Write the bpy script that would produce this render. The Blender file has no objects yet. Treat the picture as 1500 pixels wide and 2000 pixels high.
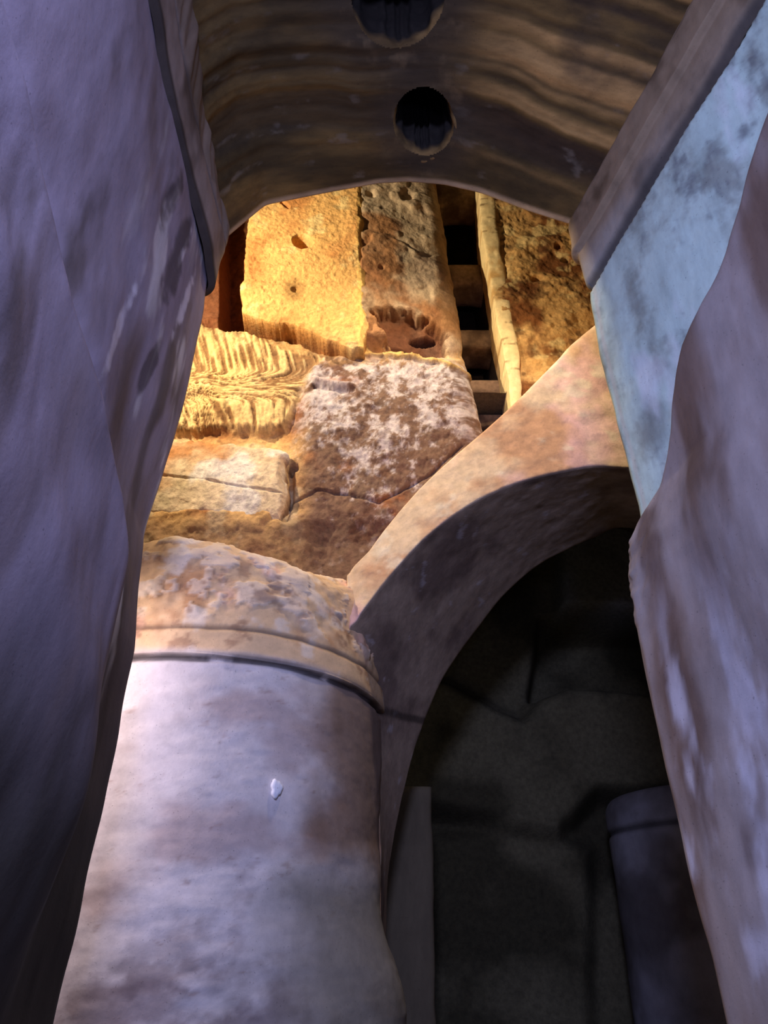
import bpy, math, random
import numpy as np

# ---------------------------------------------------------------- camera, world, lights, exposure
F = 1500.0                        # focal length in pixels of the 1500 x 2000 frame
PITCH = math.radians(30.0)
CAM = np.array([0.0, 0.0, 1.6])
SC = bpy.context.scene
COL = SC.collection

cam = bpy.data.cameras.new('camera')
cam.sensor_width = 36.0
cam.lens = 36.0 * F / 2000.0
cam_ob = bpy.data.objects.new('camera', cam)
COL.objects.link(cam_ob)
cam_ob.location = CAM
cam_ob.rotation_euler = (math.pi / 2 + PITCH, 0, 0)
SC.camera = cam_ob

world = bpy.data.worlds.new('world')
SC.world = world
world.use_nodes = True
bg = world.node_tree.nodes['Background']
bg.inputs['Color'].default_value = (0.92, 0.92, 0.80, 1)
bg.inputs['Strength'].default_value = 0.010

SC.view_settings.view_transform = 'Standard'
SC.view_settings.look = 'None'
SC.view_settings.exposure = 0.0
SC.view_settings.gamma = 1.0
SC.view_settings.use_curve_mapping = False


def lamp(name, kind, loc, target, energy, color, size=0.3, spot=None, blend=0.5):
    d = bpy.data.lights.new(name, kind)
    d.energy = energy
    d.color = color
    if kind == 'AREA':
        d.shape = 'DISK'
        d.size = size
    else:
        d.shadow_soft_size = size
    if kind == 'SPOT':
        d.spot_size = math.radians(spot)
        d.spot_blend = blend
    o = bpy.data.objects.new(name, d)
    COL.objects.link(o)
    o.location = loc
    v = np.array(target, float) - np.array(loc, float)
    import mathutils
    o.rotation_euler = mathutils.Vector(v).to_track_quat('-Z', 'Y').to_euler()
    return o


# warm floodlight on the left of the chamber, hidden behind the left pier
lamp('warm_floodlight', 'SPOT', (-3.9, 4.55, 8.7), (-0.4, 7.2, 7.9), 1400, (1.0, 0.81, 0.58), 0.08, 120, 0.9)
# unseen warm fill over the arch, added to brighten it and the right rock
lamp('arch_fill', 'SPOT', (0.7, 4.7, 9.2), (0.4, 6.5, 6.3), 540, (1.0, 0.80, 0.58), 0.15, 120, 0.9)
# violet-white light on the big pillar, also behind the left pier
lamp('pillar_light', 'SPOT', (-3.0, 4.5, 3.6), (-1.2, 6.0, 2.2), 235, (1.0, 0.83, 0.90), 0.25, 120, 0.8)
# blue daylight from the entrance behind the camera
lamp('entrance_light', 'AREA', (-0.1, -1.6, 4.7), (0.1, 3.0, 2.3), 320, (0.44, 0.51, 1.0), 0.9)

lamp('low_blue_fill', 'AREA', (0.7, -0.9, 2.5), (-0.9, 2.6, 2.7), 38, (0.36, 0.44, 1.0), 0.7)  # unseen second blue fill, added to light the lower left wall
# unseen faint fill behind the big pillar, added to lift the dark chamber
lamp('chamber_fill', 'POINT', (-0.6, 8.2, 4.2), (2, 10, 2), 5, (1.0, 0.95, 0.72), 0.4)

# ---------------------------------------------------------------- helpers
CP, SP = math.cos(PITCH), math.sin(PITCH)


def ray(px, py):
    xc = (np.asarray(px, float) - 750.0) / F
    yc = (1000.0 - np.asarray(py, float)) / F
    f = CP - SP * yc
    return xc / f, (SP + CP * yc) / f


def P(px, py, Y):
    a, b = ray(px, py)
    return np.stack([a * Y, np.broadcast_to(np.asarray(Y, float), np.shape(a)), CAM[2] + b * Y], -1)


def proj(p):
    d = p - CAM
    w = d[..., 1] * CP + d[..., 2] * SP
    v = -d[..., 1] * SP + d[..., 2] * CP
    return 750 + F * d[..., 0] / w, 1000 - F * v / w


def sm(a, b, x):
    t = np.clip((x - a) / (b - a), 0, 1)
    return t * t * (3 - 2 * t)


def hash3(ix, iy, iz, seed):
    h = (ix * 374761393 + iy * 668265263 + iz * 2147483647 + seed * 974634777) & 0xFFFFFFFF
    h = ((h ^ (h >> 13)) * 1274126177) & 0xFFFFFFFF
    h = ((h ^ (h >> 16)) * 2246822519) & 0xFFFFFFFF
    return ((h ^ (h >> 15)) & 0xFFFFFF) / float(0xFFFFFF)


def vnoise(p, seed):
    f = np.floor(p)
    i = f.astype(np.int64)
    t = p - f
    t = t * t * t * (t * (t * 6 - 15) + 10)
    x, y, z = i[..., 0], i[..., 1], i[..., 2]
    tx, ty, tz = t[..., 0], t[..., 1], t[..., 2]
    r = 0
    for a in (0, 1):
        wa = tx if a else 1 - tx
        for b in (0, 1):
            wb = ty if b else 1 - ty
            for c in (0, 1):
                wc = tz if c else 1 - tz
                r = r + wa * wb * wc * hash3(x + a, y + b, z + c, seed)
    return r


def fbm(p, scale, octaves=4, seed=1, gain=0.5):
    """about -1..1"""
    s = np.asarray(scale, float) * np.ones(3)
    q = p * s
    r, amp, tot = 0, 1.0, 0
    for k in range(octaves):
        r = r + amp * (vnoise(q + 17.3 * k, seed + k * 31) * 2 - 1)
        tot += amp
        q = q * 2.03
        amp *= gain
    return r / tot * 1.6


def mix(a, b, t):
    t = np.asarray(t)[..., None]
    return np.asarray(a, float) * (1 - t) + np.asarray(b, float) * t


def lin(r, g, b):
    c = np.array([r, g, b], float) / 255
    return np.where(c <= 0.04045, c / 12.92, ((c + 0.055) / 1.055) ** 2.4)


def normals(p):
    n = np.cross(np.gradient(p, axis=1), np.gradient(p, axis=0))
    n /= np.linalg.norm(n, axis=-1, keepdims=True) + 1e-12
    return n


def displaced(p, r, toward):
    """move p by r along its normal, the side given by the direction 'toward'"""
    n = normals(p)
    if np.mean(n @ np.asarray(toward, float)) < 0:
        n = -n
    return p + n * r[..., None]


def tag(o, label=None, cat=None, group=None, kind=None):
    if label: o['label'] = label
    if cat: o['category'] = cat
    if group: o['group'] = group
    if kind: o['kind'] = kind
    return o


def mesh_obj(name, verts, faces, col, mat, parent=None, smooth=True):
    """faces: (n,4) index array"""
    me = bpy.data.meshes.new(name)
    nv, nf = len(verts), len(faces)
    me.vertices.add(nv)
    me.vertices.foreach_set('co', np.ascontiguousarray(verts, np.float32).ravel())
    me.loops.add(nf * 4)
    me.loops.foreach_set('vertex_index', np.ascontiguousarray(faces, np.int32).ravel())
    me.polygons.add(nf)
    me.polygons.foreach_set('loop_start', np.arange(0, nf * 4, 4, dtype=np.int32))
    me.polygons.foreach_set('use_smooth', np.full(nf, smooth))
    me.update(calc_edges=True)
    me.validate()
    ca = me.color_attributes.new('Col', 'FLOAT_COLOR', 'POINT')
    c4 = np.ones((nv, 4), np.float32)
    c4[:, :3] = np.clip(col, 0, 1)
    ca.data.foreach_set('color', c4.ravel())
    me.materials.append(mat)
    o = bpy.data.objects.new(name, me)
    COL.objects.link(o)
    if parent: o.parent = parent
    return o


def grid(name, p, col, mat, parent=None, closed_u=False, closed_v=False, cut=None, caps=False):
    nv, nu = p.shape[:2]
    idx = np.arange(nv * nu).reshape(nv, nu)
    a = idx
    if closed_u: a = np.concatenate([a, a[:, :1]], 1)
    if closed_v: a = np.concatenate([a, a[:1]], 0)
    f = np.stack([a[:-1, :-1], a[:-1, 1:], a[1:, 1:], a[1:, :-1]], -1).reshape(-1, 4)
    verts = p.reshape(-1, 3)
    col = np.broadcast_to(col, p.shape).reshape(-1, 3)
    if cut is not None:
        c = cut.reshape(-1)
        f = f[~c[f].all(1)]
    if caps:                                        # close both ends of a tube whose rows are rings
        for row in (0, nv - 1):
            cen = p[row].mean(0)
            inner = cen + (p[row] - cen) * 0.02
            base = len(verts)
            verts = np.concatenate([verts, inner])
            col = np.concatenate([col, col.reshape(-1, 3)[idx[row]]])
            ii = base + np.arange(nu)
            ring = idx[row]
            q = np.stack([ring, np.roll(ring, -1), np.roll(ii, -1), ii], -1)
            f = np.concatenate([f, q])
    return mesh_obj(name, verts, f, col, mat, parent)


def catmull(pts, n):
    """resample a list of control points (k,...) to n samples, passing through all"""
    pts = np.asarray(pts, float)
    k = len(pts)
    t = np.linspace(0, k - 1, n)
    i = np.clip(np.floor(t).astype(int), 0, k - 2)
    u = (t - i).reshape((-1,) + (1,) * (pts.ndim - 1))
    p1, p2 = pts[i], pts[i + 1]
    p0 = np.where((i > 0).reshape(u.shape), pts[np.maximum(i - 1, 0)], 2 * p1 - p2)
    p3 = np.where((i < k - 2).reshape(u.shape), pts[np.minimum(i + 2, k - 1)], 2 * p2 - p1)
    return 0.5 * (2 * p1 + (p2 - p0) * u + (2 * p0 - 5 * p1 + 4 * p2 - p3) * u * u + (3 * p1 - p0 - 3 * p2 + p3) * u ** 3)


def ipx(pts, axis=0):
    """a piecewise-linear function from pixel pairs; axis 1: x as a function of y"""
    a = np.array(sorted(pts, key=lambda q: q[axis]), float)
    return lambda v: np.interp(v, a[:, axis], a[:, 1 - axis])


def inpoly(px, py, poly):
    r = np.zeros(np.shape(px), bool)
    q = np.asarray(poly, float)
    for (x0, y0), (x1, y1) in zip(q, np.roll(q, -1, 0)):
        c = ((y0 > py) != (y1 > py)) & (px < (x1 - x0) * (py - y0) / (y1 - y0 + 1e-9) + x0)
        r ^= c
    return r


def polydist(px, py, poly):
    """signed distance in pixels, positive inside"""
    q = np.asarray(poly, float)
    d = np.full(np.shape(px), 1e9)
    for (x0, y0), (x1, y1) in zip(q, np.roll(q, -1, 0)):
        ex, ey = x1 - x0, y1 - y0
        t = np.clip(((px - x0) * ex + (py - y0) * ey) / (ex * ex + ey * ey + 1e-9), 0, 1)
        d = np.minimum(d, np.hypot(px - x0 - t * ex, py - y0 - t * ey))
    return np.where(inpoly(px, py, poly), d, -d)


def linedist(px, py, pts):
    d = np.full(np.shape(px), 1e9)
    for (x0, y0), (x1, y1) in zip(pts[:-1], pts[1:]):
        ex, ey = x1 - x0, y1 - y0
        t = np.clip(((px - x0) * ex + (py - y0) * ey) / (ex * ex + ey * ey + 1e-9), 0, 1)
        d = np.minimum(d, np.hypot(px - x0 - t * ex, py - y0 - t * ey))
    return d


# ---------------------------------------------------------------- materials
def material(name, fine=14.0, lo=0.72, hi=1.22, bump=0.25, bump_scale=40.0, rough=0.85, stretch=(1, 1, 1), speck=0.0, dist=0.01):
    m = bpy.data.materials.new(name)
    m.use_nodes = True
    nt = m.node_tree
    N, L = nt.nodes, nt.links
    b = N['Principled BSDF']
    b.inputs['Roughness'].default_value = rough
    b.inputs['Specular IOR Level'].default_value = 0.25
    at = N.new('ShaderNodeAttribute'); at.attribute_name = 'Col'
    tc = N.new('ShaderNodeTexCoord')
    mp = N.new('ShaderNodeMapping'); mp.inputs['Scale'].default_value = stretch
    L.new(tc.outputs['Object'], mp.inputs['Vector'])
    n1 = N.new('ShaderNodeTexNoise')
    n1.inputs['Scale'].default_value = fine
    n1.inputs['Detail'].default_value = 8
    n1.inputs['Roughness'].default_value = 0.65
    L.new(mp.outputs['Vector'], n1.inputs['Vector'])
    mr = N.new('ShaderNodeMapRange')
    mr.inputs['From Min'].default_value = 0.3; mr.inputs['From Max'].default_value = 0.7
    mr.inputs['To Min'].default_value = lo; mr.inputs['To Max'].default_value = hi
    L.new(n1.outputs['Fac'], mr.inputs['Value'])
    mu = N.new('ShaderNodeVectorMath'); mu.operation = 'MULTIPLY'
    L.new(at.outputs['Color'], mu.inputs[0]); L.new(mr.outputs['Result'], mu.inputs[1])
    last = mu.outputs['Vector']
    if speck > 0:                                     # small dark pits
        v = N.new('ShaderNodeTexNoise'); v.inputs['Scale'].default_value = 70; v.inputs['Detail'].default_value = 3
        L.new(tc.outputs['Object'], v.inputs['Vector'])
        r2 = N.new('ShaderNodeMapRange')
        r2.inputs['From Min'].default_value = 0.66; r2.inputs['From Max'].default_value = 0.74
        r2.inputs['To Min'].default_value = 1.0; r2.inputs['To Max'].default_value = 1.0 - speck
        L.new(v.outputs['Fac'], r2.inputs['Value'])
        m2 = N.new('ShaderNodeVectorMath'); m2.operation = 'MULTIPLY'
        L.new(last, m2.inputs[0]); L.new(r2.outputs['Result'], m2.inputs[1])
        last = m2.outputs['Vector']
    L.new(last, b.inputs['Base Color'])
    n2 = N.new('ShaderNodeTexNoise')
    n2.inputs['Scale'].default_value = bump_scale
    n2.inputs['Detail'].default_value = 6
    n2.inputs['Roughness'].default_value = 0.6
    L.new(tc.outputs['Object'], n2.inputs['Vector'])
    bp = N.new('ShaderNodeBump')
    bp.inputs['Strength'].default_value = bump
    bp.inputs['Distance'].default_value = dist
    L.new(n2.outputs['Fac'], bp.inputs['Height'])
    L.new(bp.outputs['Normal'], b.inputs['Normal'])
    return m


M_WALL = material('smooth_wall_plaster', 7, 0.80, 1.18, 0.18, 30, 0.8, (1, 1, 0.35), 0.35)
M_VAULT = material('vault_plaster', 9, 0.68, 1.28, 0.30, 30, 0.85, (0.35, 1.6, 1), 0.4)
M_PILLAR = material('pillar_plaster', 8, 0.86, 1.12, 0.18, 35, 0.8, (1, 1, 1), 0.35)
M_ARCH = material('arch_plaster', 10, 0.80, 1.18, 0.35, 35, 0.85, (1, 1, 1), 0.25)
M_ROCK = material('tuff_rock', 16, 0.70, 1.28, 0.55, 32, 0.95, (1, 1, 1), 0.45, 0.02)
M_CHIP = material('paint_chip', 30, 0.9, 1.05, 0.2, 60, 0.8)

# ---------------------------------------------------------------- wall lines shared by walls, ledges and vault
XL = -1.32                                            # left face of the passage


def XR(Y):                                            # right face, opening towards the camera
    return 3.14 - 0.42 * Y


def zV(Y): return 6.86 - 0.30 * (np.minimum(Y, 4.25) - 2.6)          # springing of the vault
def zL(Y): return 6.23 - 0.265 * (np.minimum(Y, 4.25) - 2.29)        # groove under the left ledge
def zLR(Y): return np.interp(Y, [-3, 2.2, 4.0, 5], [6.7, 6.36, 5.71, 5.71])


def band(Y, seed=5):                                  # plaster courses along the vault, one height per Y
    q = np.stack([Y * 0, Y, Y * 0], -1)
    return fbm(q, 8.0, 3, seed)


def plan_wall(side, sil, Yc, nu, nz, zlo, zhi, near_x, r=0.16, back=3.0, y0=-2.6, zfn=None):
    """a wall running along Y whose far corner is rounded and returns sideways.
    sil: x of the far corner as a function of z;  near_x: x at (Y, z) away from the corner."""
    n1, n2, n3 = int(nu * 0.78), max(8, int(nu * 0.1)), int(nu * 0.12)
    v = np.linspace(0, 1, nz)[:, None]
    Ye = Yc + 0.69 * r
    t = np.linspace(0, 1, n1, endpoint=False)
    Yf = y0 + (Ye - r - y0) * t ** 0.8
    a = np.linspace(0, math.pi / 2, n2)
    bk = np.linspace(0, back, n3 + 1)[1:]
    Yall = np.concatenate([Yf, Ye - r + r * np.sin(a), np.full(n3, Ye)])
    off = np.concatenate([np.zeros(n1), -r + r * np.cos(a), -r - bk])     # outwards from the passage
    Yp = np.concatenate([Yf, np.full(n2 + n3, Ye - r)])
    Yg = np.broadcast_to(Yall, (nz, len(Yall)))
    z = zfn(Yg, v) if zfn else np.broadcast_to(zlo + (zhi - zlo) * v, Yg.shape)
    w = sm(2.6, Ye - r, np.broadcast_to(Yp, Yg.shape))
    Yq = np.broadcast_to(Yp, Yg.shape)
    xf = near_x(Yq, z) + w * (sil(z) - near_x(np.full(Yg.shape, Ye - r), z))
    x = xf + off[None] * (1 if side == 'L' else -1)
    return np.stack([x, Yg, z], -1)


def sil_fn(pix, Y, add=0.0):
    q = np.array([P(a, b, Y) for a, b in pix])
    o = np.argsort(q[:, 2])
    return lambda z: np.interp(z, q[o, 2], q[o, 0] + add)


# ================================================================ LEFT WALL
sil_L = sil_fn([(400, 600), (372, 730), (340, 870), (308, 975), (288, 1050), (280, 1130), (265, 1270), (232, 1430), (195, 1600), (150, 1790), (100, 2000)], 4.0)
p = plan_wall('L', sil_L, 4.0, 420, 420, 0.0, 6.9, lambda Y, z: np.full(Y.shape, XL))
Y, z = p[..., 1], p[..., 2]
zc = np.interp(Y, [-2.6, 1.57, 2.19, 2.83, 3.15, 3.6], [5.4, 4.20, 3.90, 3.62, 3.30, 2.6])
near = 1 - sm(2.95, 3.5, Y)
step = sm(0.02, 0.34, zc - z) * near
rel = 0.19 * step + 0.035 * fbm(p, 0.9, 3, 11) + 0.008 * fbm(p, (3, 3, 1.2), 3, 12)
rel += -0.26 * sm(2.3, 1.0, z + 0.25 * (Y - 2.5)) * near
rel -= 0.085 * np.exp(-((z - zc - 0.06) / 0.16) ** 2) * near
rel += 0.04 * np.exp(-((z - zc + 1.05 + 0.2 * (Y - 2)) / 0.28) ** 2) * near
p2 = displaced(p, rel, (1, 0, 0))
base = lin(146, 132, 138)
st = fbm(p, (2.2, 2.2, 0.55), 5, 13)
c = mix(base, lin(108, 90, 80), sm(0.0, 0.9, st))
c = mix(c, lin(90, 76, 68), 0.8 * sm(2.95, 3.45, Y) * sm(4.4, 3.2, z))  # browner far part: its turn away from the light is painted in
c = mix(c, lin(80, 68, 60), 0.8 * sm(0.35, 0.95, fbm(p, (3.0, 3.0, 0.9), 5, 14)))
c = mix(c, lin(205, 196, 190), 0.75 * sm(0.50, 0.85, fbm(p, (4.5, 4.5, 1.0), 4, 15)) * sm(2.4, 3.2, Y))
c = mix(c, lin(58, 54, 44), 0.92 * sm(3.0, 1.9, z + 0.3 * st))             # darker lower wall
for yy, zz, w, h in [(2.83, 4.2, 0.045, 0.5), (3.62, 5.25, 0.05, 0.32), (3.45, 5.6, 0.03, 0.25)]:
    d = ((Y - yy - 0.2 * (z - zz)) / w) ** 2 + ((z - zz) / h) ** 2
    c = mix(c, lin(215, 205, 205), 0.8 * sm(1.3, 0.3, d + 0.8 * fbm(p, 9, 4, 16)))
for yy, zz, w, h in [(3.35, 5.3, 0.10, 0.5), (3.1, 5.55, 0.08, 0.35), (3.35, 4.55, 0.06, 0.25)]:
    d = ((Y - yy - 0.15 * (z - zz)) / w) ** 2 + ((z - zz) / h) ** 2
    c = mix(c, lin(66, 56, 54), 0.75 * sm(1.4, 0.3, d + 0.9 * fbm(p, 6, 4, 17)))
c = mix(c, lin(58, 50, 52), 0.6 * np.exp(-((z - zc - 0.05 + 0.02 * st) / 0.07) ** 2) * near * sm(-0.8, 0.4, st + 0.5))  # dark line along the crease: its shade plus some soot, as colour
wall_left = tag(grid('wall_left', p2, c, M_WALL), kind='structure')

# ledge between the left wall and the vault
sil_T = sil_fn([(430, 418), (441, 450), (440, 490), (430, 535), (416, 572), (402, 602)], 4.0)
p = plan_wall('L', sil_T, 4.0, 420, 90, 0, 0, lambda Y, z: np.full(Y.shape, XL + 0.045), r=0.12,
              zfn=lambda Y, v: zL(Y) + (zV(Y) + 0.06 - zL(Y)) * v)
Y, z = p[..., 1], p[..., 2]
v = (z - zL(Y)) / (zV(Y) + 0.06 - zL(Y))
bd = band(Y + 0.35 * v)
up = sm(0.60, 0.70, v)
rel = -0.025 * np.exp(-((v - 0.60) / 0.02) ** 2) - 0.05 * sm(0.03, 0.0, v) + 0.02 * bd * up + 0.03 * up * sm(0.6, 1.0, v) + 0.01 * fbm(p, 3, 3, 21)
c = mix(lin(150, 132, 118), lin(96, 80, 66), sm(-0.2, 0.7, fbm(p, (3, 3, 1.5), 4, 22)))
c = mix(c, lin(112, 92, 70), up * 0.7)
c = mix(c, lin(48, 40, 34), 0.9 * np.maximum(np.exp(-((v - 0.60) / 0.032) ** 2), sm(0.13, 0.04, v)))
trim_1 = tag(grid('trim_1', displaced(p, rel, (1, 0, 0)), c, M_WALL), kind='structure')

# ================================================================ RIGHT WALL
sil_A = sil_fn([(1126, 450), (1131, 500), (1151, 580), (1172, 680), (1200, 805), (1222, 900), (1246, 1000), (1262, 1080), (1300, 1300), (1450, 2000)], 4.0)
p = plan_wall('R', sil_A, 4.0, 420, 420, 0.0, 6.95, lambda Y, z: XR(Y), r=0.10)
Y, z = p[..., 1], p[..., 2]
rel = 0.02 * fbm(p, 1.1, 3, 31) + 0.006 * fbm(p, 4, 3, 32) - 0.10 * sm(-0.01, 0.03, z - zLR(Y))
p2 = displaced(p, rel, (-1, 0, 0))
c = mix(lin(190, 212, 198), lin(146, 156, 144), sm(-0.2, 0.8, fbm(p, (4.5, 4.5, 3), 6, 33, 0.62)))
c = mix(c, lin(102, 104, 106), 0.75 * sm(0.15, 1.0, fbm(p, (7.5, 7.5, 3.4), 6, 34, 0.65)))
c = mix(c, lin(222, 226, 222), 0.6 * sm(0.3, 0.7, fbm(p, (3, 3, 0.9), 5, 35)))
c = mix(c, lin(200, 190, 175), 0.6 * sm(0.02, 0.0, np.abs(Y - 3.93)))
wall_right = tag(grid('wall_right', p2, c, M_WALL), kind='structure')

sil_TR = sil_fn([(1124, 448), (1129, 500), (1149, 572), (1152, 580)], 4.0)
p = plan_wall('R', sil_TR, 4.0, 420, 90, 0, 0, lambda Y, z: XR(Y) - 0.03, r=0.08,
              zfn=lambda Y, v: zLR(Y) + (zV(Y) + 0.05 - zLR(Y)) * v)
Y, z = p[..., 1], p[..., 2]
v = (z - zLR(Y)) / (zV(Y) + 0.05 - zLR(Y))
rel = -0.05 * sm(0.16, 0.0, v) + 0.05 * sm(0.50, 0.54, v) + 0.008 * fbm(p, 4, 3, 41) - 0.02 * sm(0.9, 1.0, v)
c = mix(lin(150, 128, 100), lin(98, 80, 58), sm(-0.1, 0.6, fbm(p, (3, 3, 2), 5, 42)))
c = mix(c, lin(172, 170, 160), 0.85 * sm(0.55, 0.15, v) * sm(2.0, 4.2, Y + 0.5 * fbm(p, 2, 3, 43)))
c = mix(c, lin(60, 56, 52), 0.85 * sm(0.17, 0.07, v))
trim_2 = tag(grid('trim_2', displaced(p, rel, (-1, 0, 0)), c, M_WALL), kind='structure')

# brown bulging lower pier in front of the right wall
sil_B = sil_fn([(1250, 985), (1234, 1030), (1224, 1080), (1224, 1130), (1236, 1215), (1256, 1330), (1290, 1500), (1340, 1700), (1415, 2000)], 3.95)
def zB(Y): return np.interp(Y, [-2.6, 2.0, 2.51, 3.30, 3.92, 4.5], [6.2, 6.05, 5.58, 4.81, 3.88, 3.60])
p = plan_wall('R', sil_B, 3.92, 420, 380, 0, 0, lambda Y, z: XR(Y) - 0.10, r=0.14, back=2.5,
              zfn=lambda Y, v: zB(Y) * (1 - v))
Y, z = p[..., 1], p[..., 2]
top = zB(Y) - z
rel = -0.30 * (1 - sm(0.0, 0.30, top)) ** 2 + 0.035 * fbm(p, (1.2, 1.2, 0.7), 3, 51) + 0.008 * fbm(p, (5, 5, 2), 3, 52)
rel += 0.012 * fbm(p, 16, 3, 53) * sm(0.45, 0.1, np.abs(z - 3.45)) * sm(3.7, 3.85, Y)
rel += 0.05 * np.sin((Y - 0.35 * z) * 4.2) * sm(3.9, 3.2, Y)
p2 = displaced(p, rel, (-1, 0, 0))
st = fbm(p, (3.0, 3.0, 0.7), 5, 54)
c = mix(lin(152, 140, 132), lin(116, 96, 82), sm(-0.1, 0.7, st))
c = mix(c, lin(86, 66, 56), 0.8 * sm(0.25, 0.8, fbm(p, (4, 4, 0.9), 5, 55)))
c = mix(c, lin(196, 192, 196), 0.8 * sm(0.25, 0.7, fbm(p, (5, 5, 1.4), 5, 56)) * sm(3.6, 2.4, z))
buttress = tag(grid('buttress', p2, c, M_WALL), 'brown streaked plaster pier bulging out below the pale blue right wall', 'pier')

# ================================================================ CEILING: barrel vault with two well shafts
sec = np.array([P(a, b, yy) for a, b, yy in [(430, 420, 4.16), (520, 403, 4.15), (650, 380, 4.13), (740, 366, 4.12), (800, 361, 4.1),
               (870, 366, 4.08), (940, 381, 4.06), (1040, 417, 4.03), (1126, 452, 4.0)]])
xr_end = sec[-1, 0]
s_sec = (sec[:, 0] - sec[0, 0]) / (xr_end - sec[0, 0])
rise = sec[:, 2] - np.linspace(zV(4.16), zV(4.0), 9)
rise[0] = rise[-1] = 0
nu, nv = 420, 520
s = np.linspace(0, 1, nu)
tcat = np.interp(s, s_sec, np.arange(9))
i = np.clip(tcat.astype(int), 0, 7)
rs = np.interp(s, s_sec, rise)
for _ in range(30):                                  # soften the kinks of the section
    rs[1:-1] = 0.25 * rs[:-2] + 0.5 * rs[1:-1] + 0.25 * rs[2:]
t = np.linspace(0, 1, nv)[:, None]
Yend = 4.16 - 0.16 * s[None]
Yg = -2.6 + (Yend + 2.6) * t ** 0.75
X = XL + (XR(Yg) - XL) * s[None]
X = np.where(Yg > 3.6, X + (sec[0, 0] - XL) * (1 - s) * sm(3.6, 4.1, Yg) + (xr_end - XR(4.0)) * s * sm(3.6, 4.0, Yg), X)
rs2 = np.maximum(rs, np.interp(s, [0, 0.03, 0.08, 0.16, 0.30, 0.45, 0.6, 1.0], [0, 0.22, 0.42, 0.54, 0.60, 0.60, 0, 0]))
for _ in range(30):
    rs2[1:-1] = 0.25 * rs2[:-2] + 0.5 * rs2[1:-1] + 0.25 * rs2[2:]
win = sm(4.05, 3.3, Yg)
Z = zV(Yg) + rs[None] * (1 - win) + rs2[None] * win
p = np.stack([X, Yg, Z], -1)
wob = 0.02 * fbm(np.stack([X * 0.3, Yg, Z * 0], -1), 1.2, 3, 61)
HOLES = [(0.305, 3.63, 0.235), (0.10, 2.82, 0.33)]
bd = band(Yg - 0.10 * (s[None] - 0.5) + 0.03 * fbm(p, 1.5, 3, 62))
leftw = 1 - sm(0.30, 0.60, s)[None]
rightw = sm(0.50, 0.80, s)[None]
fr = sm(3.9, 3.5, Yg)
rel = (0.030 * leftw * 0.8 + 0.015 * rightw + 0.004) * bd * fr + 0.010 * fbm(p, (1.5, 4, 1), 4, 63) + 0.02 * fbm(p, 0.8, 2, 64)
edge = sm(4.16, 3.9, Yg + 0.16 * s[None])
p2 = displaced(p, rel * (0.15 + 0.85 * edge), (0, 0, -1))
c = mix(lin(118, 90, 45), lin(74, 57, 28), sm(-0.3, 0.6, fbm(p, (0.9, 3.5, 1), 5, 65)))
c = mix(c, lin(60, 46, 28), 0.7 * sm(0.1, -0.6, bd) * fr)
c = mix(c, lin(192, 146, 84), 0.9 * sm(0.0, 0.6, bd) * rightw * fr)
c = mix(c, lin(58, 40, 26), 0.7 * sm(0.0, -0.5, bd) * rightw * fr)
c = mix(c, lin(52, 44, 36), 0.6 * sm(0.2, 0.8, fbm(p, (1.4, 2.0, 1), 5, 66)))
c = mix(c, lin(150, 134, 112), 0.32 * sm(0.6, 1.0, fbm(p, (5, 11, 1), 5, 67)))
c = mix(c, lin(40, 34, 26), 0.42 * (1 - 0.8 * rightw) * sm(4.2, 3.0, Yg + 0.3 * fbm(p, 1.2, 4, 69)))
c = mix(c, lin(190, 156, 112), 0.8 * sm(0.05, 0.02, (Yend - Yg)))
cut = np.zeros(p.shape[:2], bool)
for hx, hy, hr in HOLES:
    d = np.hypot(X - hx, Yg - hy)
    cut |= d < hr * 1.02
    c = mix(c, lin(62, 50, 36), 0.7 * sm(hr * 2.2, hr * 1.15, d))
    c = mix(c, lin(150, 122, 84), 0.3 * sm(0.2, 1.2, fbm(p, 9, 5, 68)) * sm(hr * 1.9, hr * 1.3, d))
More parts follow.
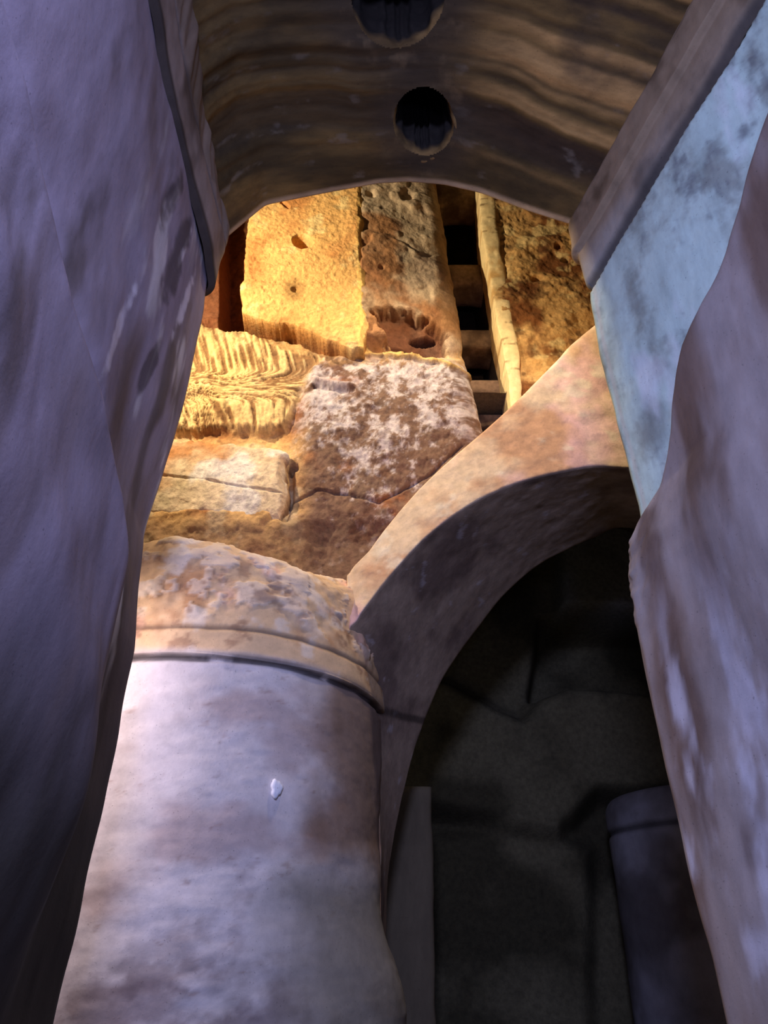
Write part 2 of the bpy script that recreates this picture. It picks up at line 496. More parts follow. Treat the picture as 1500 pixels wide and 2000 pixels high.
# thickness: roll the far edge up and over the back of the vault
up1 = p2[-1:] + np.array([0, 0.03, 0.06]); up2 = p2[-1:] + np.array([0, 0.02, 0.9])
topf = p2[:1] + np.array([0, 0, 0.9])
pp = np.concatenate([p2, up1, up2, topf])
cc = np.concatenate([c, c[-1:], c[-1:], c[:1]])
cut = np.concatenate([cut, np.zeros((3, nu), bool)])
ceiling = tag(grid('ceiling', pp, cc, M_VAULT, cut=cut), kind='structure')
fz = lambda x, y: float(zV(y) + np.interp((x - XL) / (XR(y) - XL), s, rs) * (1 - sm(4.05, 3.3, y)) + np.interp((x - XL) / (XR(y) - XL), s, rs2) * sm(4.05, 3.3, y))
for k, (hx, hy, hr) in enumerate(HOLES):
    th = np.linspace(0, 2 * math.pi, 120, endpoint=False)
    lev = [(1.26, 0.025), (1.16, 0.004), (1.08, 0.0), (1.01, 0.018), (0.965, 0.07), (0.95, 0.2), (0.97, 0.5), (0.97, 0.85), (0.5, 0.88), (0.02, 0.88)]
    prof = catmull(np.array(lev), 70)
    ang = th[None]
    wv = 1 + 0.06 * np.sin(2 * ang + 0.7 + k) + 0.03 * np.sin(5 * ang + k) + 0.02 * np.sin(9 * ang)
    rr = hr * prof[:, :1] * wv
    x = hx + rr * np.cos(ang) * (0.92 if k == 0 else 1); y = hy + rr * np.sin(ang) * 1.08
    zs = np.vectorize(fz)(x, np.minimum(y, 4.1))
    q = np.stack([x, y, zs + prof[:, 1:]], -1)
    fl = 0.02 * np.sin(ang * 17 + 3 * np.sin(ang * 4)) * sm(0.05, 0.2, prof[:, 1:])
    q[..., 0] += fl * np.cos(ang); q[..., 1] += fl * np.sin(ang)
    q += 0.012 * fbm(q, 9, 4, 70 + k)[..., None] * np.array([1, 1, 0.5])
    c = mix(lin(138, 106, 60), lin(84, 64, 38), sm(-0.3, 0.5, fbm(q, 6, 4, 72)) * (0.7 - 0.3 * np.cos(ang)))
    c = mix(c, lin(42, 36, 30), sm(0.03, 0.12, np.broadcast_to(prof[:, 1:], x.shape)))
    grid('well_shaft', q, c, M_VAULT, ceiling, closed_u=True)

# ================================================================ ROCK BACK WALL, left of the slot
YR = 7.2
slotL = [(845, 300), (858, 400), (872, 450), (880, 520), (893, 600), (905, 680), (918, 760), (935, 850), (950, 960)]
slotR = [(934, 330), (938, 385), (942, 450), (956, 520), (964, 570), (972, 630), (985, 690), (995, 745), (998, 790), (1003, 850), (1010, 900)]
qL = np.array([P(a, b, YR) for a, b in slotL]); qR = np.array([P(a, b, YR) for a, b in slotR])
xsL = lambda z: np.interp(z, qL[::-1, 2], qL[::-1, 0])
xsR = lambda z: np.interp(z, qR[::-1, 2], qR[::-1, 0])


def rock_sheet(edge, x_far, nx, zlo, zhi, nz, r, back, nb=50):
    """front face from x_far to the slot edge at Y = YR, rounded corner, then a side going back into the slot"""
    z = np.linspace(zlo, zhi, nz)[:, None]
    e = edge(z)
    sg = 1 if x_far < 0 else -1
    t = np.linspace(0, 1, nx, endpoint=False)[None]
    xf = x_far + (e - sg * r - x_far) * t
    a = np.linspace(0, math.pi / 2, 14)[None]
    xa = e - sg * r + sg * r * np.sin(a); ya = YR + r - r * np.cos(a)
    b = np.linspace(0, 1, nb + 1)[None, 1:]
    xb = np.broadcast_to(e, (nz, nb)); yb = np.broadcast_to(YR + r + (back - YR - r) * b, (nz, nb))
    x = np.concatenate([xf, xa, xb], 1)
    y = np.concatenate([np.full(xf.shape, YR), np.broadcast_to(ya, xa.shape), yb], 1)
    return np.stack([x, y, np.broadcast_to(z, x.shape)], -1)


PANEL = [(495, 330), (492, 415), (484, 450), (478, 490), (479, 530), (471, 565), (475, 600), (469, 622), (500, 628), (560, 640), (605, 656), (650, 680), (690, 692), (712, 694), (718, 650), (712, 540), (708, 410), (706, 330)]
BLOCK = [(230, 855), (330, 850), (430, 858), (540, 868), (558, 880), (556, 930), (556, 985), (545, 1005), (480, 1008), (400, 1002), (300, 1000), (230, 1000)]
CHIS = [(250, 640), (420, 610), (560, 690), (640, 700), (600, 760), (560, 850), (250, 850)]
CAV = [(725, 640), (755, 628), (800, 625), (850, 640), (872, 660), (868, 700), (840, 712), (800, 712), (762, 700), (745, 668)]


def chisel(px, py, p):
    """tool marks: ridges running down the rock face, fanning out below"""
    ang = np.radians(np.interp(px, [330, 420, 500, 600], [62, 20, 8, -6])) * sm(730, 800, py) + np.radians(-14) * (1 - sm(730, 800, py))
    ca, sa = np.cos(ang), np.sin(ang)
    uu = px * ca + py * sa
    vv = -px * sa + py * ca
    q = np.stack([uu / 6.5, vv / 42.0, uu * 0], -1)
    return fbm(q, 1.0, 3, 81)


p = rock_sheet(xsL, -4.4, 420, 4.2, 14.2, 680, 0.22, 8.6)
px, py = proj(p)
front = np.concatenate([np.ones(420), np.linspace(1, 0, 14), np.zeros(50)])[None]
y0 = 0
rel = 0.05 * fbm(p, 0.9, 3, 82) + 0.025 * fbm(p, 3.2, 4, 83) + 0.010 * fbm(p, 12, 3, 84)
facet = sm(692, 700, px) * sm(700, 680, py)
rel += facet * (0.33 * np.interp(px, [706, 860], [1, 0.2]))
rel += 0.03 * facet * sm(0.1, 0.25, fbm(p, 1.6, 3, 85) + 0.2 - 0.004 * np.abs(px - 790 - 0.15 * (py - 500)))
ch = sm(-6, 12, polydist(px, py, CHIS) + 6 * fbm(p, 5, 3, 86))
rel += ch * (0.026 * chisel(px, py, p) + 0.06 + 0.06 * sm(690, 840, py))
bt = np.interp(px, [250, 410, 480, 560, 620, 700], [600, 640, 654, 668, 688, 698]) + 5 * fbm(p, 5, 4, 97)
rec = sm(2, -8, py - bt) * sm(708, 696, px)
rel -= 0.17 * rec
rel -= 0.40 * sm(424, 434, px) * sm(494, 484, px) * sm(640, 620, py)
rel += 0.08 * sm(432, 424, px) * sm(640, 620, py)  # raised edge left of the strip, shaped to shade it
low = sm(-6, 10, 1.0 * (py - 700)) * (1 - ch)
rel += low * sm(550, 620, px) * (0.07 * sm(695, 760, py) + 0.10 * sm(1000, 800, py) + 0.022 * fbm(p, 4.5, 5, 87) + 0.012 * fbm(p, 14, 4, 98))
rel -= 0.12 * sm(990, 1060, py) * sm(520, 640, px) * front
rel += (0.16 + 0.05 * fbm(p, 4, 4, 201)) * sm(992, 1015, py) * sm(640, 540, px)
cav = sm(-3, 6, polydist(px, py, CAV) + 6 * fbm(p, 12, 4, 88))
rel -= 0.22 * cav * front
hole = sm(1.15, 0.8, np.hypot((px - 826 + 0.0) / 25, (py - 660 + 0.25 * (px - 826)) / 9))
rel -= 0.5 * hole
for a_, b_, r_ in [(724, 411, 9), (792, 404, 15), (745, 556, 5)]:
    rel -= 0.06 * sm(1.4, 0.5, np.hypot((px - a_) / r_, (py - b_) / (r_ * 0.7)) + 0.3 * fbm(p, 9, 3, 203))
ledge = sm(8, 2, linedist(px, py, [(640, 672), (720, 700), (790, 712), (860, 722), (905, 742)]) - 3 * fbm(p, 6, 3, 89))
rel += 0.07 * ledge
rel -= 0.06 * sm(7, 0, linedist(px, py, [(615, 772), (650, 778), (690, 782)]))
rel += 0.06 * sm(8, 0, linedist(px, py, [(620, 760), (660, 768), (690, 774)]))
rel -= 0.05 * sm(4, 0, linedist(px, py, [(560, 985), (620, 962), (680, 968), (740, 985), (840, 935), (900, 880)]))
rel -= 0.16 * sm(3, 8, 14 - np.abs(px - 575)) * sm(5, 12, 14 - np.abs(py - 918))
rel -= 0.10 * sm(10, 3, linedist(px, py, [(568, 925), (566, 975), (556, 1020)]))
rel *= (0.25 + 0.75 * front)
rel += (1 - front) * 0.03 * fbm(p, 1.8, 3, 90)
p2 = displaced(p, rel, (0.2, -1, 0))
n1 = fbm(p, 1.6, 5, 91)
n2 = fbm(p, 4.0, 5, 92)
tan_, rust, grey, dark = lin(206, 164, 104), lin(142, 84, 40), lin(188, 178, 174), lin(84, 52, 34)
c = mix(tan_, rust, sm(-0.1, 0.7, n1))
c = mix(c, lin(222, 198, 150), sm(0.15, 0.6, n2) * 0.7)
g = sm(550, 620, px) * sm(690, 740, py)
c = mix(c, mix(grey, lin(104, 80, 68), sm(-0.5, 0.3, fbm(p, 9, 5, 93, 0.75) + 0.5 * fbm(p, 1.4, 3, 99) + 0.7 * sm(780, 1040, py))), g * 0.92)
c = mix(c, lin(158, 96, 48), 0.8 * g * sm(0.35, 0.9, fbm(p, 1.9, 5, 94)))
c = mix(c, mix(lin(186, 166, 136), lin(150, 104, 68), sm(-0.1, 0.4, fbm(p, 1.4, 4, 95))), facet * 0.85)
side_tan = sm(0, 1, 1 - front)
c = mix(c, lin(150, 112, 72), np.maximum(sm(840, 862, px + 0.25 * (560 - py) * 0 + 8 * n2), side_tan) * 0.75 * sm(720, 600, py))
c = mix(c, lin(226, 196, 130), ch * 0.7)
c = mix(c, lin(112, 70, 38), ch * sm(0.25, -0.4, chisel(px, py, p)) * 0.85)  # shade inside the tool grooves, painted as darker colour
c = mix(c, lin(110, 66, 42), 0.85 * cav)
c = mix(c, lin(40, 26, 18), hole)  # depth shade of the hole painted dark as well
c = mix(c, lin(132, 74, 40), 0.85 * rec)  # recess around the panel: shadow painted in as dark reddish brown
c = mix(c, lin(100, 58, 34), 0.8 * sm(475, 440, px) * sm(690, 600, py))  # shadowed strip at the left, painted darker still
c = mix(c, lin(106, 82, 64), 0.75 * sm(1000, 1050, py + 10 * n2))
c = mix(c, lin(214, 176, 96), 0.8 * ledge)
c = mix(c, dark, 0.5 * sm(0.45, 0.8, fbm(p, 6, 4, 96)))
under = p[..., 2] < np.maximum(np.interp(p[..., 0], [-0.6, 0.0, 0.5, 0.95], [4.2, 4.85, 5.35, 5.9]), np.where(p[..., 1] > 7.5, 6.15, 0))
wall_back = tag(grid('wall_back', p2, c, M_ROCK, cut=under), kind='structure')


def slab(name, poly, pxr, pyr, n, Yf, col_fn, rel_fn, depth=0.5, rag=4.0, seed=100):
    """a rough block standing proud of the rock wall: front face, steep ragged sides going back into the wall"""
    A, B = np.meshgrid(np.linspace(*pxr, n[0]), np.linspace(*pyr, n[1]))
    q = P(A, B, YR - 0.2)
    d = polydist(A, B, poly) + rag * fbm(q, 7, 4, seed)
    yy = Yf(A, B) - rel_fn(A, B, q) * sm(0, 14, d)
    yy = yy + 0.035 * sm(9, 0, d)
    yy = yy + depth * sm(0.5, -2.5, d)
    q2 = q + (q - CAM) * 0
    q2[..., 1] = yy
    cc_ = mix(col_fn(A, B, q), lin(128, 74, 38), 0.8 * sm(1.0, -1.5, d))  # reddish sides and underside, darkened with the shade of the undercut
    o = grid(name, q2, cc_, M_ROCK, wall_back, cut=(d < -4))
    return o


def panel_rel(A, B, q):
    h = 0.012 * fbm(q, 5, 4, 101) + 0.006 * fbm(q, 22, 3, 102)
    h -= 0.26 * sm(1.1, 0.85, np.hypot((A - 592 - 0.0) / 19, (B - 486 - 0.15 * (A - 592)) / 13) + 0.12 * fbm(q, 8, 3, 103))
    h -= 0.05 * sm(1.1, 0.6, np.hypot((A - 579) / 9, (B - 578) / 7))
    h -= 0.06 * sm(5, 0, linedist(A, B, [(553, 408), (565, 418)]))
    return h


def panel_col(A, B, q):
    c = mix(lin(226, 176, 104), lin(200, 138, 76), sm(-0.2, 0.6, fbm(q, 1.7, 5, 104)))
    c = mix(c, lin(232, 204, 138), 0.8 * sm(0.15, 0.65, fbm(q, 3.2, 5, 105)))
    c = mix(c, lin(168, 118, 62), 0.35 * sm(0.25, 1.0, fbm(q, 9, 5, 106, 0.65)))
    c = mix(c, lin(120, 92, 50), 0.6 * sm(1.4, 0.5, np.hypot((A - 575) / 22, (B - 580) / 22)))
    c = mix(c, lin(226, 190, 104), 0.6 * sm(12, 2, np.abs(A - 706)))
    return c


tag(slab('rock_panel', PANEL, (460, 722), (325, 700), (230, 330), lambda A, B: YR - 0.30 - 0.05 * sm(480, 700, A) + 0.0 * B, panel_col, panel_rel, 0.42, 4.0, 107),
    'smooth dressed yellow rock panel with a small round hole')


def block_rel(A, B, q):
    h = 0.03 * fbm(q, 2.2, 4, 111) + 0.010 * fbm(q, 9, 3, 112)
    h -= 0.025 * sm(3, 0, linedist(A, B, [(290, 925), (400, 935), (470, 950), (556, 962)]) + 2 * fbm(q, 6, 3, 113))
    h += 0.06 * np.sin(np.clip((B - 850) / 155, 0, 1) * math.pi)
    return h


def block_col(A, B, q):
    c = mix(lin(204, 182, 146), lin(178, 122, 72), sm(-0.1, 0.6, fbm(q, 1.6, 5, 114)))
    c = mix(c, lin(214, 208, 196), 0.7 * sm(0.1, 0.6, fbm(q, 2.6, 5, 115)))
    c = mix(c, lin(150, 138, 98), 0.5 * sm(0.3, 0.7, fbm(q, 1.2, 4, 116)))
    return c


tag(slab('rock_block', BLOCK, (230, 565), (845, 1012), (250, 130), lambda A, B: YR - 0.15 + 0 * A, block_col, block_rel, 0.34, 5.0, 117),
    'pale squared rock block with a cracked face')

# rock right of the slot, its pale plaster lip and the deep back of the slot
p = rock_sheet(xsR, 5.0, 300, 6.12, 14.2, 540, 0.06, 8.6)
px, py = proj(p)
front = np.concatenate([np.ones(300), np.linspace(1, 0, 14), np.zeros(50)])[None]
rel = (0.05 * fbm(p, 1.1, 3, 121) + 0.03 * fbm(p, 4, 4, 122) + 0.010 * fbm(p, 14, 3, 123)) * front
for a, b, w, h in [(1105, 508, 9, 6), (1048, 545, 12, 6), (1090, 480, 7, 6)]:
    rel -= 0.10 * sm(1.2, 0.6, np.hypot((px - a) / w, (py - b) / h))
p2 = displaced(p, rel, (-0.2, -1, 0))
c = mix(lin(206, 162, 98), lin(126, 78, 38), sm(-0.35, 0.35, fbm(p, 2.2, 5, 124)))
c = mix(c, lin(214, 184, 122), 0.85 * sm(0.25, 0.6, fbm(p, 4.2, 5, 125)))
c = mix(c, lin(80, 46, 24), 0.6 * sm(0.35, 0.7, fbm(p, 6, 4, 126)))
c = mix(c, lin(66, 52, 40), 1 - front)  # side going into the slot painted dark, standing in for its shade
grid('rock_face', p2, c, M_ROCK, wall_back)

nz, nl = 260, 26
z = np.linspace(6.2, 12.3, nz)[:, None]
wz = 0.19 + 0.05 * np.interp(z, [6, 12], [-1, 1]) + 0.035 * fbm(np.stack([z * 0, z * 0, z], -1), 1.6, 3, 131)
u = np.linspace(0, math.pi, nl)[None]
xe = xsR(z) - 0.015
x = xe + wz * (0.5 - 0.5 * np.cos(u)) + 0.0
y = YR - 0.05 * np.sin(u) ** 0.4 + 0.01 + 0.05 * (u > 3.1)
q = np.stack([x, np.broadcast_to(y, x.shape), np.broadcast_to(z, x.shape)], -1)
q[:, 0, 1] += 0.5
q = q + 0.012 * fbm(q, 5, 4, 132)[..., None] * np.array([1, 1, 0])
c = mix(lin(236, 210, 150), lin(206, 164, 100), sm(0.1, 0.7, fbm(q, 4, 4, 133)))
c = mix(c, lin(120, 84, 46), 0.7 * sm(0.55, 0.8, fbm(q, (5, 5, 14), 4, 134)))
tag(grid('plaster_lip', q, c, M_ARCH, wall_back), 'pale yellow plaster lip along the slot')

nz = 60
z = np.linspace(6.4, 15.5, nz)[:, None]
tt = np.linspace(0, 1, 20)[None]
x = xsL(z) - 0.1 + (xsR(z) - xsL(z) + 0.2) * tt
q = np.stack([x, np.full(x.shape, 8.62), np.broadcast_to(z, x.shape)], -1)
q = displaced(q, 0.05 * fbm(q, 2, 3, 140), (0, -1, 0))
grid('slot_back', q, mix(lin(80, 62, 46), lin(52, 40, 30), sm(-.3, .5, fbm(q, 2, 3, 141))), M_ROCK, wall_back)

A, B = np.meshgrid(np.linspace(0.6, 1.9, 24), np.linspace(7.3, 8.7, 24))  # unseen plate, added to stop light leaking down through the slot
q = np.stack([A, B, np.full(A.shape, 6.5)], -1)
grid('slot_light_stop', displaced(q, 0.04 * fbm(q, 3, 3, 142), (0, 0, 1)), lin(80, 62, 46), M_ROCK, wall_back)

# stone beams bridging the slot
BEAMS = [((864, 941), 322, 398, 'topmost', 7.55), ((880, 962), 512, 556, 'second from top', 7.62), ((903, 978), 640, 680, 'third from top', 7.66), ((922, 996), 738, 778, 'fourth from top', 7.70), ((934, 1000), 806, 836, 'lowest, just above the arch', 7.74)]
for k, ((xa, xb), ya, yb, which, Yb) in enumerate(BEAMS):
    a = P(xa, yb, Yb); b = P(xb, yb, Yb); zt = P((xa + xb) / 2, ya, Yb)[2]
    x0, x1 = a[0] - 0.10, b[0] + 0.10
    nb, nr = 40, 44
    th = np.linspace(0, 2 * math.pi, nr, endpoint=False)
    cy, sy = np.cos(th), np.sin(th)
    sq = lambda t_: np.sign(t_) * np.abs(t_) ** 0.35            # rounded rectangle
    t = np.linspace(0, 1, nb)[:, None]
    zb = a[2] + 0.06 * np.sin(np.pi * np.clip((t - 0.12) / 0.76, 0, 1)) ** 0.6 - 0.05 * t * (k > 0)
    hz = np.maximum((zt - zb) / 2, 0.05)
    q = np.stack([np.broadcast_to(x0 + (x1 - x0) * t, (nb, nr)), np.broadcast_to(Yb + 0.25 + 0.25 * sq(cy)[None], (nb, nr)), zb + hz + hz * sq(sy)[None]], -1)
    q = q + 0.010 * fbm(q, 5, 4, 150 + k)[..., None] * np.array([0, 1, 1])
    c = mix(lin(140, 112, 84), lin(96, 74, 54), sm(-0.2, 0.5, fbm(q, 4, 4, 156)))
    o = grid('stone_beam', q, c, M_ROCK, closed_u=True, caps=True)
    tag(o, 'stone cross beam bridging the dark vertical slot, ' + which, 'beam', 'stone beams across the dark slot', 'thing')
    # course set back on top of it
    q2 = np.stack([q[..., 0], Yb + 0.62 + 0.2 * sq(cy)[None] + 0 * t, zb + 2 * hz + 0.20 + 0.18 * sq(sy)[None]], -1)
    if 0 < k < 3:
        grid('upper_course', q2, mix(lin(70, 54, 40), lin(48, 36, 26), sm(-0.2, 0.5, fbm(q2, 4, 4, 157))), M_ROCK, o, closed_u=True, caps=True)

# ================================================================ ARCH
inner_f = [(746, 1990, 6.95), (745, 1750, 6.95), (741, 1550, 6.92), (733, 1400, 6.75), (684, 1248, 6.14), (700, 1208, 6.1), (740, 1152, 6.1), (785, 1098, 6.1), (840, 1042, 6.1), (915, 988, 6.1), (1000, 947, 6.1), (1100, 921, 6.1), (1200, 913, 6.1)]
inner_b = [(752, 1990, 7.5), (755, 1750, 7.5), (768, 1640, 7.5), (800, 1500, 7.5), (832, 1405, 7.5), (862, 1335, 7.5), (893, 1285, 7.55), (935, 1228, 7.6), (985, 1165, 7.6), (1050, 1108, 7.6), (1105, 1078, 7.6), (1160, 1053, 7.6), (1225, 1033, 7.6)]
outer_f = [(735, 1900, 7.0), (735, 1700, 7.0), (730, 1500, 7.0), (705, 1350, 6.7), (680, 1150, 6.3), (686, 1112, 6.25), (722, 1072, 6.22), (765, 1015, 6.22), (820, 952, 6.22), (880, 895, 6.22), (950, 835, 6.22), (1010, 778, 6.22), (1085, 702, 6.22)]
ext_if = [(3.2, 6.1, 5.40), (4.2, 6.1, 4.5)]
ext_ib = [(3.5, 7.6, 5.45), (4.4, 7.6, 4.5)]
ext_of = [P(1160, 630, 6.22), (4.5, 6.22, 9.6)]
IF = np.array([P(*q) for q in inner_f] + ext_if)
IB = np.array([P(*q) for q in inner_b] + ext_ib)
OF = np.array([P(*q) for q in outer_f] + list(ext_of))
OB = OF + np.array([0.12, 1.25, 0.25])
OB[:4] = IB[:4] + np.array([-0.5, 0.3, 0])
BB = IB + np.array([-0.02, 0.25, 0.35])
nt_, = (300,)
rows = [catmull(R, nt_) for R in (OB, OF, IF, IB, BB)]
# a ring through the five edge lines, with rounded arrises
ring = []
def seg(a, b, n, ra=0.0): return [a + (b - a) * t for t in np.linspace(0, 1, n, endpoint=False)]
OBr, OFr, IFr, IBr, BBr = rows
ring += seg(OBr, OFr, 14) + seg(OFr, IFr, 60) + seg(IFr, IBr, 70) + seg(IBr, BBr, 12) + seg(BBr, OBr, 14)
q = np.stack(ring, 1)                                 # (nt, nring, 3)
for _ in range(3):                                    # round the arrises a little
    q = 0.25 * np.roll(q, 1, 1) + 0.5 * q + 0.25 * np.roll(q, -1, 1)
qx, qy = proj(q)
rel = 0.03 * fbm(q, 1.3, 3, 161) + 0.012 * fbm(q, 5, 4, 162) + 0.004 * fbm(q, 18, 3, 163)
lowr = sm(1180, 1330, qy)
q2 = displaced(q, rel * 0.8, (0, -1, -0.5)) if False else q + (fbm(q, 1.3, 3, 161)[..., None] * np.array([0.012, 0.02, 0.02]) + fbm(q, 6, 4, 162)[..., None] * np.array([0.006, 0.010, 0.010]))
c = mix(lin(218, 190, 152), lin(192, 148, 110), sm(-0.2, 0.6, fbm(q, 1.8, 5, 164)))
c = mix(c, lin(226, 182, 170), 0.8 * sm(0.1, 0.6, fbm(q, 1.5, 4, 165) + 0.25 * sm(800, 1050, qy)))
c = mix(c, lin(226, 210, 178), 0.7 * sm(0.3, 0.7, fbm(q, 3.5, 5, 166)))
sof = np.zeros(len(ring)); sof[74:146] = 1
cs = mix(lin(160, 138, 116), lin(120, 100, 86), sm(-0.3, 0.5, fbm(q, 2, 5, 167)))  # same plaster in a darker colour: the underside's shade painted in
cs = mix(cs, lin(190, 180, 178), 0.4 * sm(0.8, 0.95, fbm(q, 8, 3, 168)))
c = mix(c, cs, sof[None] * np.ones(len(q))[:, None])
c = mix(c, lin(50, 40, 34), 0.7 * sm(0.05, 0.02, np.abs(q[..., 2] - 3.50 - 0.12 * (q[..., 1] - 6.9))))
body = np.concatenate([np.arange(144, len(ring)), np.arange(0, 76)])
arch = tag(grid('arch', q2[:, body], c[:, body], M_ARCH), 'broad plastered stone arch rising from the round pillar to the right', 'arch', kind='thing')
tag(grid('soffit', q2[:, 75:145], c[:, 75:145], M_ARCH, arch), 'underside of the arch, darkened with its own shade')

# ================================================================ BIG ROUND PILLAR
CX, CY, CR = -1.6, 6.9, 1.57
nz, na = 460, 480
zs = np.concatenate([np.linspace(0, 4.30, nz - 80), 4.30 + 0.42 * np.sin(np.linspace(0, 1, 81)[1:] * math.pi / 2)])[:, None]
tt = np.concatenate([np.zeros(nz - 80), np.linspace(0, 1, 81)[1:]])[:, None]
rz = CR - 1.05 * (1 - np.sqrt(np.clip(1 - (tt * 0.98) ** 2.2, 0, 1)))
rz = rz - 0.06 * sm(3.5, 4.3, zs) * (tt == 0)
rz = np.where(tt > 0, rz - 0.06, rz)
an = np.linspace(-math.pi, math.pi, na, endpoint=False)[None]            # the front, from the left side round to the right
# the plaster top dips to the left and right like the photograph's edge
ring_p = np.stack([CX + rz * np.cos(an), CY + rz * np.sin(an), np.broadcast_to(zs, (nz, na))], -1)
ring_p[..., 2] -= sm(4.0, 4.7, ring_p[..., 2]) * (0.14 + 0.10 * np.exp(-((an + 0.90) / 0.45) ** 2))
p = ring_p
z = p[..., 2]
rel = 0.020 * fbm(p, 1.1, 3, 171) + 0.005 * fbm(p, (3, 3, 7), 3, 172)
flk = sm(0.12, 0.20, fbm(p, 4.2, 5, 186, 0.6)) * sm(3.72, 3.85, z)
rel += (0.030 * fbm(p, 3.0, 4, 173) + 0.006 * fbm(p, 14, 3, 187)) * sm(3.70, 3.95, z) + 0.014 * flk
zg = z + 0.015 * fbm(p, 2.0, 3, 174)
g1 = np.exp(-((zg - 3.47) / 0.022) ** 2); g2 = np.exp(-((zg - 3.70) / 0.018) ** 2)
rel += 0.030 * sm(3.46, 3.49, zg) - 0.035 * g1 - 0.016 * g2
rel += 0.20 * sm(1.95, 1.2, z) * sm(-1.2, 0.0, np.broadcast_to(an, z.shape)) * sm(1.6, 0.6, np.broadcast_to(an, z.shape))
fold = z - (2.10 + 0.35 * (p[..., 0] + 0.55))
rel -= 0.012 * sm(0.0, 0.12, fold) * sm(0.7, 0.1, fold) * sm(-1.0, -0.65, p[..., 0])
p2 = displaced(p, rel, (0, -1, 0))
c = mix(lin(214, 204, 198), lin(188, 170, 162), sm(-0.1, 0.7, fbm(p, (1.6, 1.6, 2.6), 5, 175)))
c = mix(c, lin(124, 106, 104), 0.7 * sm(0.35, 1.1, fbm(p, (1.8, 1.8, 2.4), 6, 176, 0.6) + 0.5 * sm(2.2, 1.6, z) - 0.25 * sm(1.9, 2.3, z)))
c = mix(c, lin(150, 118, 102), 0.5 * sm(0.45, 1.0, fbm(p, (8, 8, 15), 5, 177, 0.65)))
cap = mix(lin(224, 188, 142), lin(184, 140, 98), sm(-0.1, 0.5, fbm(p, 2.6, 5, 178)))
cap = mix(cap, lin(224, 176, 150), 0.7 * sm(0.3, 0.7, fbm(p, 3, 4, 179)))
cap = mix(cap, lin(236, 222, 200), 0.6 * sm(0.35, 0.7, fbm(p, 5, 4, 180)))
cap = mix(cap, lin(232, 214, 190), 0.5 * flk)
cap = mix(cap, lin(140, 100, 76), 0.6 * sm(0.25, 0.75, fbm(p, 5.5, 5, 188, 0.65)))
stain_shade = sm(-0.95, -0.62, an + 0.12 * fbm(p, 2.2, 4, 182)) * sm(2.0, 2.35, z + 0.1 * fbm(p, 3, 3, 183))
c = mix(c, lin(126, 98, 74), 0.85 * stain_shade)  # brown right side: real staining and the pillar's shading in one colour
c = mix(c, lin(112, 106, 88), 0.8 * sm(-1.15, -0.6, an + 0.2 * fbm(p, 1.6, 4, 184)) * sm(2.35, 1.9, z))  # greenish lower right, part of the same painted darkening
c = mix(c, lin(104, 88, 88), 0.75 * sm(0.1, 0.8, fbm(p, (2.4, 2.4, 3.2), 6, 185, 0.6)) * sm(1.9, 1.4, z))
c = mix(c, cap, sm(3.46, 3.56, z))
c = mix(c, lin(52, 44, 44), 0.85 * np.clip(g1 * 1.3, 0, 1) * sm(-0.5, 0.1, fbm(p, 5, 4, 181) + 0.35))
c = mix(c, lin(96, 76, 62), 0.7 * g2)
cutr = int(np.argmin(np.abs(zs[:, 0] - 3.49)))
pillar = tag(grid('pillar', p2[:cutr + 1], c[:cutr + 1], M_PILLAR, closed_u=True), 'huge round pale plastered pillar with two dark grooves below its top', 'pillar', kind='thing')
tag(grid('pillar_cap', p2[cutr:], c[cutr:], M_PILLAR, pillar, closed_u=True, caps=True), 'warm flaking plaster band with a groove at the pillar top')

# small white chip on the pillar
a = P(540, 1540, 5.0)
d = (a - CAM) / np.linalg.norm(a - CAM)
tq = np.linspace(3, 9, 6000)
pt = CAM + d * tq[:, None]
hit = pt[np.argmin(np.abs(np.hypot(pt[:, 0] - CX, pt[:, 1] - CY) - (CR + 0.012)) + (pt[:, 1] > CY) * 9)]
nrm = np.array([hit[0] - CX, hit[1] - CY, 0]); nrm /= np.linalg.norm(nrm)
tx = np.cross([0, 0, 1], nrm)
th = np.linspace(0, 2 * math.pi, 28, endpoint=False)
rows = []
for rr, hh in [(1, -0.02), (1, 0.006), (0.85, 0.014), (0.5, 0.018), (0.05, 0.018)]:
    w = 1 + 0.14 * np.sin(3 * th + 1) + 0.07 * np.sin(7 * th)
    rows.append(hit + tx * (0.042 * rr * w * np.cos(th))[:, None] + np.array([0, 0, 1]) * (0.060 * rr * w * np.sin(th))[:, None] + nrm * hh)
tag(grid('white_chip', np.array(rows), lin(236, 236, 240), M_CHIP, pillar, closed_u=True), 'white chip in the pillar plaster')

# ================================================================ DARK CHAMBER BEHIND THE ARCH
def boxy(name, x0, x1, y0, y1, z0, z1, col, mat, seed, amp=0.03, r=0.35, nz=60, nr=72, parent=None, taper=0.0):
    th = np.linspace(0, 2 * math.pi, nr, endpoint=False)[None]
    sq = lambda t_: np.sign(t_) * np.abs(t_) ** r
    zz = np.linspace(z0, z1, nz)[:, None]
    k = 1 + taper * (z1 - zz) / (z1 - z0)
    q = np.stack([(x0 + x1) / 2 + (x1 - x0) / 2 * k * sq(np.cos(th)), (y0 + y1) / 2 + (y1 - y0) / 2 * k * sq(np.sin(th)), zz + 0 * th], -1)
    q = q + amp * fbm(q, 1.5, 4, seed)[..., None] * np.array([1, 1, 0.2])
    c = mix(col, np.asarray(col) * 0.6, sm(-0.3, 0.6, fbm(q, 1.5, 4, seed + 1)))
    return grid(name, q, c, mat, parent, closed_u=True, caps=True)


tag(boxy('pilaster', -0.9, 0.50, 8.5, 9.3, 0, 3.15, lin(100, 88, 68), M_WALL, 201, 0.02, 0.12), 'narrow dim plaster pilaster behind the right side of the big pillar', 'pilaster', kind='thing')

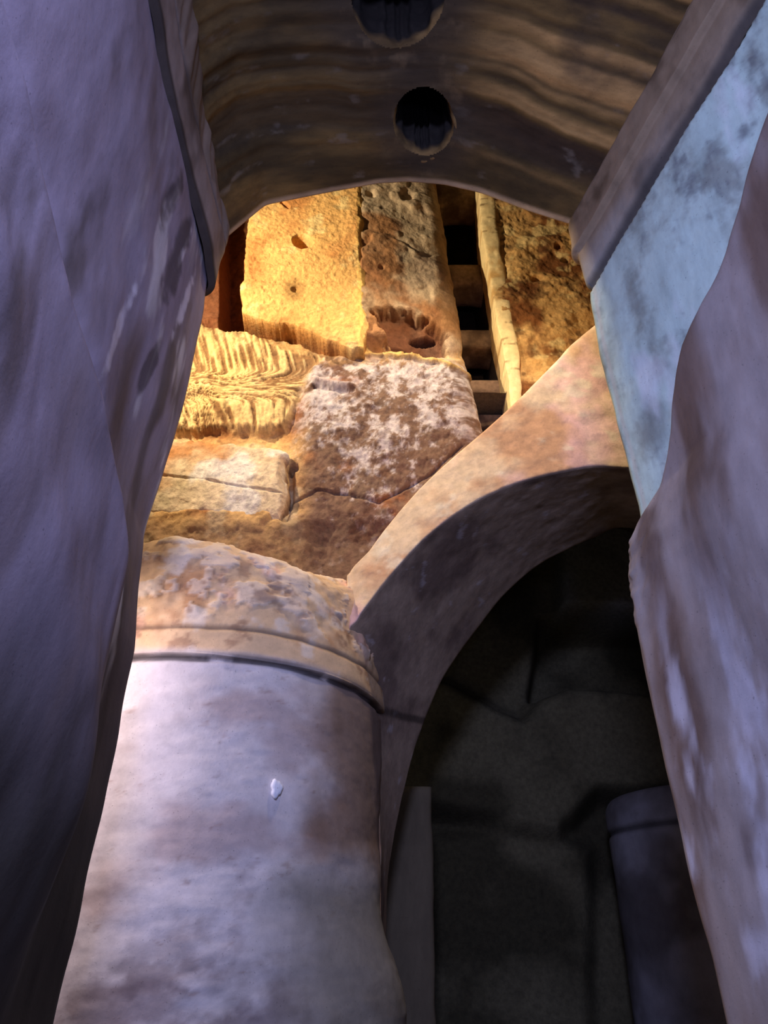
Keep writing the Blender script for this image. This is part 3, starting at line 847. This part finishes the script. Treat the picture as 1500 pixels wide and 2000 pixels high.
# far round pillar with its own groove, half hidden by the right pier
nz, na = 150, 120
th = np.linspace(0, 2 * math.pi, na, endpoint=False)[None]
zs = np.concatenate([np.linspace(0, 3.02, 120), 3.02 + 0.22 * np.sin(np.linspace(0, 1, 31)[1:] * math.pi / 2)])[:, None]
tt = np.concatenate([np.zeros(120), np.linspace(0, 1, 31)[1:]])[:, None]
rz = 1.08 - 0.35 * (1 - np.sqrt(np.clip(1 - (tt * 0.98) ** 2, 0, 1))) - 0.035 * np.exp(-((zs - 2.83) / 0.03) ** 2)
q = np.stack([3.72 + rz * np.cos(th), 9.6 + rz * np.sin(th), zs + 0 * th], -1)
q = q + 0.02 * fbm(q, 1.4, 3, 210)[..., None] * np.array([1, 1, 0])
c = mix(lin(150, 146, 150), lin(110, 104, 104), sm(-0.3, 0.5, fbm(q, 1.5, 4, 211)))
c = mix(c, lin(40, 36, 34), 0.8 * np.exp(-((q[..., 2] - 2.83) / 0.035) ** 2))
tag(grid('pillar', q, c, M_PILLAR, closed_u=True, caps=True), 'dim bluish round pillar in the dark chamber, half hidden by the right pier', 'pillar', kind='thing')

# far wall of the dark chamber: lintel block, dark recess and two rounded rock masses
A, B = np.meshgrid(np.linspace(-4.5, 9.0, 300), np.linspace(0, 9.0, 220))
q = np.stack([A, np.full(A.shape, 10.9), B], -1)
px, py = proj(q)
rel = 0.12 * fbm(q, 0.6, 3, 220) + 0.03 * fbm(q, 2.5, 4, 221)
rel += 0.45 * sm(-9, 9, polydist(px, py, [(1086, 900), (1500, 900), (1500, 1214), (1200, 1212), (1086, 1206)]))
rel -= 0.9 * sm(-16, 16, polydist(px, py, [(1060, 1216), (1500, 1216), (1500, 1385), (1260, 1362), (1100, 1352), (1040, 1368)]))
rel += 0.5 * sm(-24, 24, polydist(px, py, [(700, 1330), (870, 1340), (960, 1392), (1010, 1412), (1045, 1372), (1090, 1352), (1260, 1365), (1500, 1390), (1500, 1560), (1160, 1560), (1080, 1640), (700, 1560)]))
rel -= 0.06 * sm(6, 0, linedist(px, py, [(820, 1335), (890, 1350), (960, 1392), (1010, 1412), (1050, 1370)]))
rel += 0.3 * sm(-24, 24, polydist(px, py, [(840, 1640), (1000, 1610), (1150, 1660), (1150, 2100), (840, 2100)]))
q2 = displaced(q, rel, (0, -1, 0))
c = mix(lin(102, 94, 70), lin(66, 60, 42), sm(-0.3, 0.5, fbm(q, 1.0, 4, 222)))
c = mix(c, lin(150, 152, 150), 0.8 * sm(-9, 9, polydist(px, py, [(1086, 900), (1500, 900), (1500, 1214), (1200, 1212), (1086, 1206)])))
tag(grid('wall_far', q2, c, M_ROCK), kind='structure')


def plane(name, f, nu, nv, col, seed, mat=M_ROCK, amp=0.05, toward=(0, 0, 1)):
    A, B = np.meshgrid(np.linspace(0, 1, nu), np.linspace(0, 1, nv))
    q = f(A, B)
    q = displaced(q, amp * fbm(q, 0.8, 4, seed), toward)
    c = mix(col, np.asarray(col) * 0.65, sm(-0.3, 0.5, fbm(q, 1.0, 4, seed + 1)))
    return tag(grid(name, q, c, mat), kind='structure')


plane('wall_chamber_left', lambda A, B: np.stack([-4.4 + 0 * A, 4.2 + 8.3 * A, 12.3 * B], -1), 120, 120, lin(140, 112, 80), 230, toward=(1, 0, 0))
plane('wall_chamber_right', lambda A, B: np.stack([5.6 + 0 * A, 4.2 + 8.3 * A, 12.3 * B], -1), 120, 120, lin(120, 100, 76), 232, toward=(-1, 0, 0))
plane('ceiling_chamber', lambda A, B: np.stack([-4.6 + 10.4 * A, 7.4 + 3.7 * B, 6.9 + 0.7 * np.sin(A * math.pi)], -1), 120, 80, lin(110, 92, 70), 234, toward=(0, 0, -1))
plane('floor', lambda A, B: np.stack([-4.8 + 10.8 * A, -2.6 + 15.2 * B, -0.02 + 0 * A], -1), 80, 120, lin(110, 100, 88), 236, amp=0.02)
